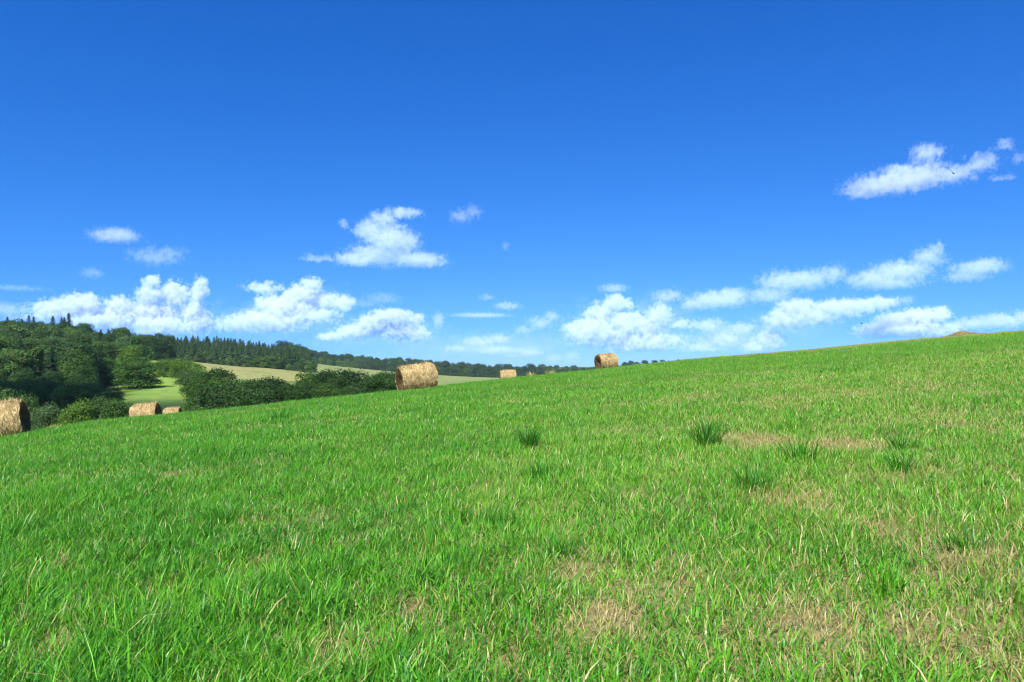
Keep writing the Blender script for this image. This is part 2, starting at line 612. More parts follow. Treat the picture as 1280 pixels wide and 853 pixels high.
def hay_bale(label, loc, axis, tilt, r, L, seed, up=None, shag=1.0):
    """a round bale lying on its side; axis = bearing of its long axis, tilt = slope of the ground along it"""
    sd = seed * 13.7
    root = empty('hay_bale', loc, (0, -tilt, axis))
    tag(root, label, 'hay bale', 'round hay bales on the field')
    na, nl = 64, 18
    th = np.linspace(0, 2 * math.pi, na, endpoint=False)
    xs = np.linspace(-L / 2, L / 2, nl)
    T, X = np.meshgrid(th, xs, indexing='ij')
    edge = 1 - .11 * (np.abs(X) / (L / 2)) ** 6
    RR = bale_radius(np.where(T > math.pi, 2 * math.pi - T, T) + (T > math.pi) * 0, X, r, sd, .10) * edge
    RR = bale_radius(T, X, r, sd, .10) * edge * (1 - .0) if False else RR * np.where(np.sin(T) < 0, 1 - .10 * np.abs(np.sin(T)) ** 3, 1)
    hp = Heap()
    V = np.stack([X, RR * np.cos(T), RR * np.sin(T) + r * .90], -1).reshape(-1, 3)
    k = np.arange(na * nl).reshape(na, nl)
    kn = np.roll(k, -1, 0)
    q = np.stack([k[:, :-1], k[:, 1:], kn[:, 1:], kn[:, :-1]], -1).reshape(-1, 4)
    hp.add((V, np.tile(HAYC[2] * .7, (len(V), 1)), q, np.zeros((0, 3), int)))
    # stalks wound round the roll
    n = int(9000 * shag)
    ti, xi = rng.uniform(0, 2 * math.pi, n), rng.uniform(-L / 2, L / 2, n)
    rr = np.where(np.sin(ti) < 0, 1 - .10 * np.abs(np.sin(ti)) ** 3, 1) * bale_radius(np.where(ti > math.pi, 2 * math.pi - ti, ti), xi, r, sd, .10) * (1 - .11 * (np.abs(xi) / (L / 2)) ** 6)
    nr = np.c_[np.zeros(n), np.cos(ti), np.sin(ti)]
    tg = np.c_[rng.normal(0, .45, n), -np.sin(ti), np.cos(ti)] * rng.choice([-1, 1], n)[:, None]
    tg /= np.linalg.norm(tg, axis=1)[:, None]
    ps = np.c_[xi, np.zeros(n), np.full(n, r * .90)] + nr * (rr + rng.uniform(-.004, .02, n))[:, None]
    band = .50 + .95 * fbm(xi * 7 + sd, ti * 5 + sd, 2)
    cols = HAYC[rng.choice([0, 0, 1, 1, 2, 3, 4], n)] * (band * rng.uniform(.75, 1.2, n))[:, None]
    lift = rng.gamma(1.4, .016, n) + rng.uniform(.04, .14, n) * (rng.random(n) < .10)
    hp.add(strands(n, ps, tg, nr, rng.uniform(.08, .26, n), rng.uniform(.007, .020, n), lift, cols))
    # straggling fringe along the ground
    n = 500
    xi = rng.uniform(-L / 2 - .1, L / 2 + .1, n)
    sy = rng.choice([-1, 1], n)
    ps = np.c_[xi, sy * rng.uniform(.30, .62, n) * r * 1.25, rng.uniform(0, .05, n)]
    tg = rng.normal(0, 1, (n, 3)); tg[:, 2] *= .25; tg /= np.linalg.norm(tg, axis=1)[:, None]
    hp.add(strands(n, ps, tg, np.tile((0, 0, 1.0), (n, 1)), rng.uniform(.1, .3, n), rng.uniform(.006, .012, n), rng.uniform(0, .05, n), HAYC[rng.integers(0, 5, n)] * rng.uniform(.7, 1.1, (n, 1))))
    hp.build('straw_roll', mhay, root)
    # the two round ends, wound in a spiral with a loose hollow middle
    for sgn in (-1, 1):
        he = Heap()
        ra = np.linspace(0, 1, 22)
        T, Q = np.meshgrid(th, ra, indexing='ij')
        T2 = np.where(T > math.pi, 2 * math.pi - T, T)
        RRe = bale_radius(T2, np.full_like(T, sgn * L / 2), r, sd, .10) * .89 * np.where(np.sin(T) < 0, 1 - .10 * np.abs(np.sin(T)) ** 3, 1)
        phase = Q * 9 - T / (2 * math.pi) * sgn
        bump = .022 * np.sin(phase * 2 * math.pi) + .10 * (fbm(Q * 5 * np.cos(T) + sd, Q * 5 * np.sin(T) + sd * 2, 4) - .55) - .26 * (1 - Q) ** 1.5
        bump *= np.clip((1 - Q) * 8, 0, 1)
        Xe = sgn * (L / 2 + bump - .01)
        V = np.stack([Xe, RRe * Q * np.cos(T), RRe * Q * np.sin(T) + r * .90], -1).reshape(-1, 3)
        m = len(ra)
        k = np.arange(na * m).reshape(na, m); kn = np.roll(k, -1, 0)
        q = np.stack([k[:, :-1], k[:, 1:], kn[:, 1:], kn[:, :-1]], -1).reshape(-1, 4)
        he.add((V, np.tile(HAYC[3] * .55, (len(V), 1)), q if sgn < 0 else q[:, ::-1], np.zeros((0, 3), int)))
        n = int(2600 * shag)
        qi, ti = np.sqrt(rng.random(n)), rng.uniform(0, 2 * math.pi, n)
        rr = r * .89 * qi
        nr = np.tile((float(sgn), 0, 0), (n, 1)) + rng.normal(0, .25, (n, 3))
        nr /= np.linalg.norm(nr, axis=1)[:, None]
        tg = np.c_[rng.normal(0, .5, n), -np.sin(ti), np.cos(ti)] + rng.normal(0, .35, (n, 3))
        tg /= np.linalg.norm(tg, axis=1)[:, None]
        bm = .10 * (fbm(qi * 5 * np.cos(ti) + sd, qi * 5 * np.sin(ti) + sd * 2, 4) - .55) - .26 * (1 - qi) ** 1.5
        zz = rr * np.sin(ti); zz = np.where(zz < 0, zz * .93, zz)
        ps = np.c_[sgn * (L / 2 + bm * np.clip((1 - qi) * 8, 0, 1)), rr * np.cos(ti), zz + r * .90]
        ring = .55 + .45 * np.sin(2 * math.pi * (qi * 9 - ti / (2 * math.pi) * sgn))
        cols = HAYC[rng.choice([0, 2, 2, 3, 3], n)] * ((.34 + .40 * ring) * rng.uniform(.55, 1.1, n) * (.45 + .6 * qi))[:, None]  # weathered ends; hollow and grooves between turns darkened in the colour as shade
        he.add(strands(n, ps, tg, nr, rng.uniform(.06, .2, n), rng.uniform(.006, .014, n), rng.gamma(1.5, .02, n), cols))
        he.build('end_face', mhay, root)
    return root


def slope_along(x, y, a, s=.8):
    return math.atan2(gz(x + math.cos(a) * s, y + math.sin(a) * s) - gz(x - math.cos(a) * s, y - math.sin(a) * s), 2 * s)


BALES = [  # px, distance, bearing of axis, radius, length, label
    (10, 31.0, 18, .80, 1.5, 'round hay bale cut off by the edge of the picture, its shaded end turned aside'),
    (185, 50.0, 8, .80, 1.58, 'tilted round hay bale sunk behind the crest in front of the bushes'),
    (217.5, 85.0, 6, .74, 1.65, 'small round hay bale showing only its top, lowest behind the crest'),
    (523, 43.5, 26, .78, 2.05, 'big shaggy hay bale with a hollow dark end at the end of the hedge'),
    (635.5, 80.0, 4, .74, 1.62, 'small round hay bale seen from the side before the far treeline'),
    (758.5, 71.0, 22, .78, 1.75, 'round hay bale with a dark round end standing alone on the skyline'),
]
for i, (px, d, ax, r, L, lab) in enumerate(BALES):
    p = on_ground(px, d)
    a = R(ax)
    tl = slope_along(p.x, p.y, a)
    hay_bale(lab, p - Vector((0, 0, .03)), a, tl + R(3) if i == 3 else tl * .25 if i == 4 else tl, r, L, i + 1)

# a flattened heap of loose hay high on the field, and the last of a swath near the crest


def hay_heap(name, label, p, rx, ry, hh, n, cat, peaks):
    root = Heap()
    na, m = 40, 12
    th = np.linspace(0, 2 * math.pi, na, endpoint=False); ra = np.linspace(0, 1, m)
    T, Q = np.meshgrid(th, ra, indexing='ij')

    def zf(x, y):
        z = 0
        for (cx_, s_, a_) in peaks:
            z = z + a_ * np.exp(-(((x / rx - cx_) / s_) ** 2 + (y / ry) ** 2 * 2))
        return hh * z * (.7 + .6 * fbm(x * 2 + 4, y * 2, 3)) - .03
    X, Y = rx * Q * np.cos(T), ry * Q * np.sin(T)
    gzv = ground_z((p.x + X).ravel(), (p.y + Y).ravel()).reshape(X.shape) - p.z
    V = np.stack([X, Y, zf(X, Y) * (1 - Q ** 4) + gzv], -1).reshape(-1, 3)
    k = np.arange(na * m).reshape(na, m); kn = np.roll(k, -1, 0)
    root.add((V, np.tile(HAYC[2] * .7, (len(V), 1)), np.stack([k[:, :-1], k[:, 1:], kn[:, 1:], kn[:, :-1]], -1).reshape(-1, 4), np.zeros((0, 3), int)))
    q, ti = np.sqrt(rng.random(n)), rng.uniform(0, 6.283, n)
    x, y = rx * q * np.cos(ti), ry * q * np.sin(ti)
    ps = np.c_[x, y, zf(x, y) * (1 - q ** 4) + ground_z(p.x + x, p.y + y) - p.z + .02]
    tg = rng.normal(0, 1, (n, 3)); tg[:, 2] *= .3; tg /= np.linalg.norm(tg, axis=1)[:, None]
    root.add(strands(n, ps, tg, np.tile((0, 0, 1.0), (n, 1)), rng.uniform(.12, .35, n), rng.uniform(.012, .03, n), rng.uniform(0, .1, n), STRAWS[rng.integers(0, 4, n)] * rng.uniform(.6, 1.05, (n, 1))))
    o = root.build(name, mhay)
    o.location = p
    tag(o, label, cat)


hay_heap('hay_heap', 'flattened heap of loose reddish hay high on the slope', on_ground(1207, 80), 2.3, 1.6, .44, 2600, 'hay heap', [(-.15, .35, 1.0), (.4, .45, .45), (-.6, .3, .4)])
hay_heap('straw_swath', 'thin leftover strip of pale straw near the crest by the bushes', on_ground(68, 33.6), .45, .3, .16, 500, 'straw', [(0, .7, 1.0)])
for px_, lab in ((688, 'pale dry grass tuft on the crest between two bales'), (664, 'smaller pale dry grass tuft near the small side-on bale')):
    p = on_ground(px_, 63)
    n = 70
    ang, rad = rng.uniform(0, 6.283, n), .38 * rng.random(n) ** .6
    hx = Heap()
    hx.add(blades(np.c_[np.cos(ang) * rad, np.sin(ang) * rad, np.zeros(n)], rng.uniform(.25, .62, n), rng.uniform(.02, .035, n), rng.uniform(.2, .8, n), ang, STRAWS[rng.integers(0, 4, n)], 2))
    o = hx.build('dry_grass_tuft', mgl)
    o.location = p
    tag(o, lab, 'grass tuft')

# two birds far up
mb, t, out = material('dark_feathers')
bs = t.new('ShaderNodeBsdfPrincipled'); bs.inputs['Base Color'].default_value = (.03, .028, .03, 1); bs.inputs['Roughness'].default_value = .6
t.put(out.inputs[0], bs.outputs[0])


def bird(label, p, rot, s, flap):
    V, Fq = [], []
    prof = [(-.5, .01, .06), (-.38, .05, .02), (-.2, .07, .05), (0, .09, .075), (.2, .075, .065), (.3, .045, .045), (.37, .055, .05), (.44, .04, .035), (.52, .006, .006)]
    for (x, ry_, rz) in prof:
        for k in range(8):
            a = k * math.pi / 4
            V.append((x, ry_ * math.cos(a), rz * math.sin(a) + (.02 if x > .3 else 0)))
    for i in range(len(prof) - 1):
        for k in range(8):
            Fq.append((i * 8 + k, i * 8 + (k + 1) % 8, i * 8 + 8 + (k + 1) % 8, i * 8 + 8 + k))
    for sg in (-1, 1):
        b = len(V)
        for (yy, x0, x1) in ((.06, -.14, .17), (.25, -.12, .20), (.48, -.17, .12), (.72, -.22, -.12)):
            zz = flap * yy + .03
            V += [(x0, sg * yy, zz), (x1, sg * yy, zz + .012), ((x0 + x1) / 2, sg * yy, zz + .02)]
        for i in range(3):
            o = b + i * 3
            Fq += [(o, o + 2, o + 5, o + 3), (o + 2, o + 1, o + 4, o + 5), (o, o + 1, o + 4, o + 3)]
    o = mesh_np('bird', np.array(V, float) * s, [np.array(Fq)], mb)
    o.location = p
    o.rotation_euler = rot
    tag(o, label, 'bird')


bird('tiny dark bird flying before the highest cloud', at(1192, 217, 70), (R(25), R(-10), R(40)), .62, .5)
bird('tiny dark bird flying low above the skyline between clouds', at(1077, 404, 90), (R(-20), 0, R(160)), .45, -.3)
# ------------------------------------------------------------------ trees and bushes
def leaf_material(name):
    m, t, out = material(name)
    va = t.new('ShaderNodeAttribute', attribute_name='tint').outputs['Color']
    oi = t.new('ShaderNodeObjectInfo')
    col = t.mix(1.0, va, oi.outputs['Color'], 'MULTIPLY')
    bs = t.new('ShaderNodeBsdfPrincipled')
    bs.inputs['Roughness'].default_value = .55; bs.inputs['Specular IOR Level'].default_value = .25
    t.put(bs.inputs['Base Color'], col)
    tr = t.new('ShaderNodeBsdfTranslucent'); t.put(tr.inputs[0], t.mix(1.0, col, (1.2, 1.2, .5), 'MULTIPLY'))
    mx = t.new('ShaderNodeMixShader'); mx.inputs[0].default_value = .28
    t.put(mx.inputs[1], bs.outputs[0]); t.put(mx.inputs[2], tr.outputs[0])
    t.put(out.inputs[0], mx.outputs[0])
    return m


mleaf = leaf_material('tree_leaves')
mbark, t, out = material('tree_bark')
geo = t.new('ShaderNodeTexCoord').outputs['Object']
bs = t.new('ShaderNodeBsdfPrincipled'); bs.inputs['Roughness'].default_value = .9
t.put(bs.inputs['Base Color'], t.ramp(t.noise(geo, 6, 5, .6), [(.3, (.06, .045, .035)), (.7, (.17, .14, .11))]))
t.put(out.inputs[0], bs.outputs[0])


def leaf_cards(pos, nrm, size, cols, asp=.7):
    n = len(pos)
    a = rng.normal(0, 1, (n, 3))
    tx = np.cross(nrm, a); tx /= np.linalg.norm(tx, axis=1)[:, None] + 1e-9
    ty = np.cross(nrm, tx)
    s = size[:, None]
    V = np.stack([pos - tx * s * .5, pos - ty * s * asp * .5 + nrm * s * .10, pos + tx * s * .5, pos + ty * s * asp * .5 + nrm * s * .10], 1)
    o = (np.arange(n) * 4)[:, None]
    return V.reshape(-1, 3), np.repeat(cols[:, None], 4, 1).reshape(-1, 3), o + np.array([[0, 1, 2, 3]]), np.zeros((0, 3), int)


def unit(n):
    a = rng.normal(0, 1, (n, 3))
    return a / np.linalg.norm(a, axis=1)[:, None]


def limb(hp, p0, p1, r0, r1, n=6):
    d = np.array(p1, float) - p0
    a = np.cross(d, (0.3, 1, .2)); a /= np.linalg.norm(a)
    b = np.cross(d, a); b /= np.linalg.norm(b)
    V = []
    for p, r in ((np.array(p0, float), r0), (np.array(p1, float), r1)):
        for k in range(n):
            w_ = 2 * math.pi * k / n
            V.append(p + r * (a * math.cos(w_) + b * math.sin(w_)))
    q = np.array([(k, (k + 1) % n, n + (k + 1) % n, n + k) for k in range(n)])
    hp.add((np.array(V), np.ones((2 * n, 3)) * .1, q, np.zeros((0, 3), int)))


def broad_crown(h, w, lobes, leaves, size, low=.18, seed=0):
    """leaves clumped on branch ends spread through an egg-shaped crown; returns crown heap and trunk heap"""
    cr, tk = Heap(), Heap()
    C0 = np.array((0, 0, h * (low + 1) / 2))
    ext = np.array((w / 2, w / 2, h * (1 - low) / 2))
    u = unit(lobes)
    rad = rng.uniform(.35, .80, lobes)
    ctr = C0 + u * ext * rad[:, None]
    ctr[:, 2] = np.maximum(ctr[:, 2], h * low)
    m = int(lobes * .34) if low < .2 else 0            # boughs that sweep down to the ground
    a = np.arange(m) * 2.4
    ctr[:m] = np.c_[np.cos(a) * w * rng.uniform(.22, .40, m), np.sin(a) * w * rng.uniform(.22, .40, m), h * rng.uniform(.06, .26, m)]
    rad[:m] = .6
    lr = rng.uniform(.20, .36, lobes) * w * (1.1 - .45 * rad)
    lobe_tone = rng.uniform(.72, 1.25, lobes)
    k = rng.choice(lobes, leaves, p=lr ** 2 / (lr ** 2).sum())
    d = unit(leaves)
    d[:, 2] = np.where(d[:, 2] < -.35, -d[:, 2] * .6, d[:, 2])
    rr = rng.uniform(.55, 1.0, leaves) ** .6 * (.85 + .3 * rng.random(leaves))
    pos = ctr[k] + d * (lr[k] * rr)[:, None] * np.array((1, 1, .82))
    nr = d * .8 + unit(leaves) * .75 + np.array((0, 0, .25))
    nr /= np.linalg.norm(nr, axis=1)[:, None]
    base = np.array((.070, .148, .027))
    cols = base * (lobe_tone[k] * rng.uniform(.7, 1.3, leaves))[:, None] * np.c_[rng.uniform(.85, 1.25, leaves), np.ones(leaves), rng.uniform(.7, 1.3, leaves)]
    cr.add(leaf_cards(pos, nr, size * rng.uniform(.6, 1.35, leaves), cols))
    top = (0, 0, h * .62)
    limb(tk, (0, 0, -.4), (0.02 * h, 0, h * .3), .026 * h, .019 * h, 8)
    limb(tk, (0.02 * h, 0, h * .3), top, .019 * h, .008 * h, 8)
    for j in range(min(9, lobes)):
        st = np.array((0.015 * h, 0, h * rng.uniform(.2, .5)))
        limb(tk, st, ctr[j], .010 * h, .003 * h, 5)
    return cr, tk


def spruce_crown(h, w, whorls, per, leaves_per):
    cr, tk = Heap(), Heap()
    P, Nn, Sz, Cc = [], [], [], []
    for i in range(whorls):
        q = i / (whorls - 1)
        z = h * (.08 + .90 * q)
        L = w / 2 * (1 - q) ** .85 * rng.uniform(.8, 1.15) + .12
        m = max(4, int(per * (1 - .6 * q)))
        a0 = rng.uniform(0, 6.28)
        for j in range(m):
            a = a0 + 6.283 * j / m + rng.normal(0, .15)
            Lb = L * rng.uniform(.7, 1.15)
            for s in np.linspace(.25, 1, leaves_per):
                P.append((math.cos(a) * Lb * s, math.sin(a) * Lb * s, z - .28 * Lb * s ** 1.3 + .10 * Lb * s ** 3))
                Nn.append((math.cos(a) * .85, math.sin(a) * .85, .55))
                Sz.append(max(.34, .50 * Lb) * (1.15 - .35 * s) * rng.uniform(.8, 1.25))
                Cc.append(rng.uniform(.65, 1.3))
    P, Nn, Sz, Cc = np.array(P), np.array(Nn), np.array(Sz), np.array(Cc)
    Nn = Nn + rng.normal(0, .45, Nn.shape); Nn /= np.linalg.norm(Nn, axis=1)[:, None]
    cr.add(leaf_cards(P, Nn, Sz, np.array((.034, .082, .026)) * Cc[:, None], .65))
    n = 4
    cr.add(leaf_cards(np.c_[np.zeros(n), np.zeros(n), h * np.linspace(.93, 1.0, n)], unit(n) * (1, 1, .2), np.full(n, .05 * h), np.tile((.034, .08, .026), (n, 1)), .3))
    limb(tk, (0, 0, -.4), (0, 0, h * .97), .017 * h, .003 * h, 7)
    return cr, tk


STORE = empty('store', (0, 0, 0)); bpy.data.objects.remove(STORE)
PROTO = {}


def proto(key, maker):
    cr, tk = maker()
    a = cr.build('crown', mleaf); b = tk.build('trunk', mbark)
    PROTO[key] = (a.data, b.data)
    # one joined mesh for trees too far away to show parts
    me = bpy.data.meshes.new('tree')
    hv = np.concatenate(cr.v + tk.v); hc = np.concatenate(cr.c + tk.c)
    q1, q2 = np.concatenate(cr.q), np.concatenate(tk.q) + cr.n
    o = mesh_np('tree', hv, [np.concatenate([q1, q2])], mleaf, attrs={'tint': hc})
    o.data.materials.append(mbark)
    mi = np.r_[np.zeros(len(q1), np.int32), np.ones(len(q2), np.int32)]
    o.data.polygons.foreach_set('material_index', mi)
    PROTO[key + '_far'] = o.data
    for x in (a, b, o): bpy.data.objects.remove(x)
    bpy.data.meshes.remove(me)


for i in range(5): proto(f'broad{i}', lambda: broad_crown(10, rng.uniform(7.0, 9.0), 40, 12000, .31, .04))
for i in range(3): proto(f'slim{i}', lambda: broad_crown(10, rng.uniform(5, 6.2), 24, 6500, .31, .03))
for i in range(4): proto(f'spruce{i}', lambda: spruce_crown(10, rng.uniform(3.6, 4.6), 32, 13, 6))
for i in range(4): proto(f'bush{i}', lambda: broad_crown(4, rng.uniform(4.6, 5.4), 26, 8500, .19, .0))
for i in range(2): proto(f'pine{i}', lambda: broad_crown(10, 5.2, 14, 2600, .42, .38))


def plant(name, key, p, s, label, cat, group=None, tint=(1, 1, 1), parts=True, squash=1.0):
    rz = rng.uniform(0, 6.283)
    sc = (s * squash, s * squash, s)
    if parts:
        root = empty(name, p, (0, 0, rz), sc)
        a = bpy.data.objects.new('crown', PROTO[key][0]); b = bpy.data.objects.new('trunk', PROTO[key][1])
        for o in (a, b):
            COL.objects.link(o); o.parent = root
        a.color = (*tint, 1)
    else:
        root = bpy.data.objects.new(name, PROTO[key + '_far'])
        COL.objects.link(root)
        root.location, root.rotation_euler, root.scale = p, (0, 0, rz), sc
        root.color = (*tint, 1)
    tag(root, label, cat, group)
    return root


def put_top(px, ytop, d, hmax=99):
    """foot on the ground at this bearing and distance, and the height that brings the top to row ytop"""
    p = on_ground(px, d)
    top = at(px, ytop, d)
    return p - Vector((0, 0, .15)), max(1.0, min(hmax, top.z - p.z + .1))


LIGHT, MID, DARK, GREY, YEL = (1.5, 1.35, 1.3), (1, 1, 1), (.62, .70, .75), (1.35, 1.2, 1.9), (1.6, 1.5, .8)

# bushes below the wood, each in its own place
BUSH = [  # px, row of the top, distance, squash, tint, label
    (4, 482, 66, .8, MID, 'round bush standing behind the bale at the edge of the picture'),
    (30, 487, 70, .6, MID, 'upright bush just beyond the end of the cut-off bale'),
    (54, 499, 66, .8, GREY, 'grey-green bush right beside the cut-off bale'),
    (92, 494, 66, .82, YEL, 'bright green bush above the thin strip of straw'),
    (124, 495, 69, .85, MID, 'rounded bush between the bright bush and the last bush'),
    (151, 492, 67, .8, (.85, .9, .8), 'last low bush of the short row, next to the tilted bale'),
]
for px, yt, d, sq, tn, lab in BUSH:
    p, h = put_top(px, yt, d)
    plant('bush', f'bush{rng.integers(0, 4)}', p, h / 4, lab, 'bush', 'bushes in a short row before the wood', tn, squash=sq)
HEDGE = [
    (262, 466, 103, .95, YEL, 'first bright bush of the hedge beside the grassy lane'),
    (264, 482, 98, .8, MID, 'low dark bush at the foot of the lane'),
    (275, 474, 97, 1.0, MID, 'dense bush behind the first bush of the hedge'),
    (300, 473, 99, 1.05, MID, 'round hedge bush in front of the stubble field'),
    (322, 472, 96, 1.0, (.85, .9, .8), 'dull green hedge bush below the middle of the stubble field'),
    (345, 467, 101, 1.1, DARK, 'tall dark hedge bush, the darkest in front of the stubble field'),
    (368, 475, 97, .95, (.9, 1, .7), 'low hedge bush with a dip behind the darkest bush'),
    (388, 470, 100, .8, MID, 'narrow hedge bush at the end of the stubble field'),
    (400, 458, 106, 1.0, YEL, 'high bushy hedge tree where the stubble field ends'),
    (422, 459, 104, .95, MID, 'broad hedge bush below the second pale field'),
    (412, 476, 95, 1.0, (1.1, 1.1, .8), 'low bright hedge bush on the crest'),
    (440, 462, 105, 1.0, DARK, 'dark hedge bush in the middle of the second hedge stretch'),
    (437, 478, 94, .9, MID, 'small hedge bush low on the crest'),
    (458, 464, 102, 1.0, MID, 'even green hedge bush before the pale field'),
    (474, 467, 99, 1.0, (.85, .95, .8), 'soft grey-green hedge bush two from the big bale'),
    (489, 462, 104, .9, MID, 'upright hedge bush close to the big bale'),
    (502, 465, 101, .9, DARK, 'last dark hedge bush, half behind the big bale'),
]
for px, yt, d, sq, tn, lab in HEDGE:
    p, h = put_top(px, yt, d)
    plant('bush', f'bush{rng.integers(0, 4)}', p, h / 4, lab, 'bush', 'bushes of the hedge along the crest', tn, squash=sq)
LANE = [
    (207, 450, 250, 1.0, YEL, 'farthest bright bush up the grassy lane'),
    (218, 447, 235, 1.2, YEL, 'round bright bush high up the lane'),
    (230, 449, 215, 1.2, YEL, 'bright bush halfway along the lane side'),
    (241, 454, 192, 1.2, YEL, 'bush at the corner of the stubble field'),
    (236, 461, 188, 1.0, MID, 'low bush on the lane side below the stubble field'),
    (250, 463, 162, 1.1, MID, 'dark-footed bush where the lane widens'),
    (268, 460, 148, 1.1, YEL, 'bush standing against the stubble field edge'),
    (196, 453, 285, .7, GREY, 'pale thin bush in the gap at the top of the lane'),
]
for px, yt, d, sq, tn, lab in LANE:
    p, h = put_top(px, yt, d)
    plant('bush', f'bush{rng.integers(0, 4)}', p, h / 4, lab, 'bush', 'bushes beside the grassy lane', tn, squash=sq)

# big single trees at the edge of the wood
BIG = [
    ('broad0', 172, 443, 178, 1.6, (.9, 1, .8), 'big dark round tree beside the grassy lane'),
    ('broad1', 128, 441, 186, 1.1, (.8, .9, .85), 'big dark tree behind the round one by the lane'),
    ('broad2', 90, 424, 222, 1.3, (1.5, 1.4, 1.4), 'large pale rounded tree in front of the wood'),
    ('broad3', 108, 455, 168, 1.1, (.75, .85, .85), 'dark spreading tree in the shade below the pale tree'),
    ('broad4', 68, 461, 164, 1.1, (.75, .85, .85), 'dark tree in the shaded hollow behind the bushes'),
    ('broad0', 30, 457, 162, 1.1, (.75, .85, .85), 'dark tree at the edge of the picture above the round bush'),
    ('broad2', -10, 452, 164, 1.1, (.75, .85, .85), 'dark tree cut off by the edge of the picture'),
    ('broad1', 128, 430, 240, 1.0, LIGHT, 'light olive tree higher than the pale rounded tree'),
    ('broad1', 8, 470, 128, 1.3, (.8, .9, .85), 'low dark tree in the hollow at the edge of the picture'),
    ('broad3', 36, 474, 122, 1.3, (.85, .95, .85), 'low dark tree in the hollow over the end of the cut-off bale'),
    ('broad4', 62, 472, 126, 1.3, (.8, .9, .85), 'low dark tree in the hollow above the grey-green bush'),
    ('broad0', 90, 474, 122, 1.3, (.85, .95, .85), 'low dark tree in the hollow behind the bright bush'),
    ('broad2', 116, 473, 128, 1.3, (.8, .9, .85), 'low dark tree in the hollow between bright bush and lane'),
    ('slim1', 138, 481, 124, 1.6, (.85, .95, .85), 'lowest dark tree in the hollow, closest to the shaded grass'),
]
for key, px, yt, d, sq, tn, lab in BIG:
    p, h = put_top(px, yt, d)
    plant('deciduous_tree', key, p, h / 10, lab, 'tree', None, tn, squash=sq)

# the wood on the hill
TONES = [MID, MID, DARK, DARK, LIGHT, (1.2, 1.15, 1.0), GREY, YEL, (.8, .95, 1.0)]


def wood(px0, px1, d0, d1, step, accept):
    d = d0
    row = 0
    while d < d1:
        dp = step / d * F
        px = px0 + (row % 2) * dp / 2
        while px < px1:
            q = px + rng.normal(0, dp * .22); e = d + rng.normal(0, step * .22)
            if accept(q, e): yield q, e
            px += dp
        d += step * .95; row += 1


n_dec = n_con = 0
for px, d in wood(-50, 235, 172, 385, 8.4, lambda a, e: (a < 178 or e > 300 + (a - 178) * 1.6) and (a < 118 or e > 205)):
    p = on_ground(px, d) - Vector((0, 0, .3))
    up = sstep(290, 360, d)
    if rng.random() < .22 + .50 * up:
        h = rng.uniform(9.5, 13) if px < 100 else rng.uniform(8.5, 11)
        n_con += 1
        plant('conifer_tree', f'spruce{rng.integers(0, 4)}' if rng.random() < .7 else f'pine{rng.integers(0, 2)}', p, h / 10, 'dark conifer among the mixed wood on the hilltop', 'tree', 'conifers in the mixed wood', [MID, DARK, (1.3, 1.25, 1.2)][rng.integers(0, 3)], False, 1.4)
    else:
        h = rng.uniform(9.5, 13.5)
        n_dec += 1
        plant('deciduous_tree', f'broad{rng.integers(0, 5)}' if rng.random() < .75 else f'slim{rng.integers(0, 3)}', p, h / 10, 'leafy tree in the dense mixed wood covering the hill', 'tree', 'leafy trees of the hill wood', TONES[rng.integers(0, len(TONES))], False)
# the tall spruce tips on the hilltop
for px, yt, lab in ((85, 391, 'tallest spruce tip on the skyline of the hill'), (65, 395, 'thin spruce tip next but one to the tallest'), (76, 396.5, 'spruce tip just beside the tallest'), (35, 394, 'spruce tip of the far skyline pair'), (41, 396, 'second spruce tip of the skyline pair'), (8, 396, 'spruce tip close to the edge of the picture')):
    p, h = put_top(px, yt, 352)
    plant('conifer_tree', f'spruce{rng.integers(0, 4)}', p, h / 10, lab, 'tree', None, DARK, False, 1.5)
# the young conifer plantation
for px, d in wood(188, 384, 418, 640, 11.4, lambda a, e: e > 418 + max(0, 215 - a) * 1.5 and not (a > 368 and e < 470)):
    p = on_ground(px, d) - Vector((0, 0, .3))
    n_con += 1
    plant('conifer_tree', f'spruce{rng.integers(0, 4)}', p, rng.uniform(10.5, 13) / 10, 'young conifer in the even plantation beyond the stubble field', 'tree', 'conifers of the plantation', [(2.2, 1.75, 1.4), (1.8, 1.6, 1.3), (1.4, 1.35, 1.1), (2.7, 2.1, 1.8)][rng.integers(0, 4)], False, 1.8)
# leafy edge in front of the plantation
for px in np.arange(196, 392, 7.5):
    d = (409 if px < 360 else 395) + rng.normal(0, 3)
    p = on_ground(px, d) - Vector((0, 0, .3))
    n_dec += 1
    plant('deciduous_tree', f'slim{rng.integers(0, 3)}', p, rng.uniform(4, 9) / 10, 'low leafy tree on the edge of the plantation above the stubble field', 'tree', 'leafy edge of the plantation', [LIGHT, MID, GREY, (1.2, 1.2, .9)][rng.integers(0, 4)], False, 1.2)
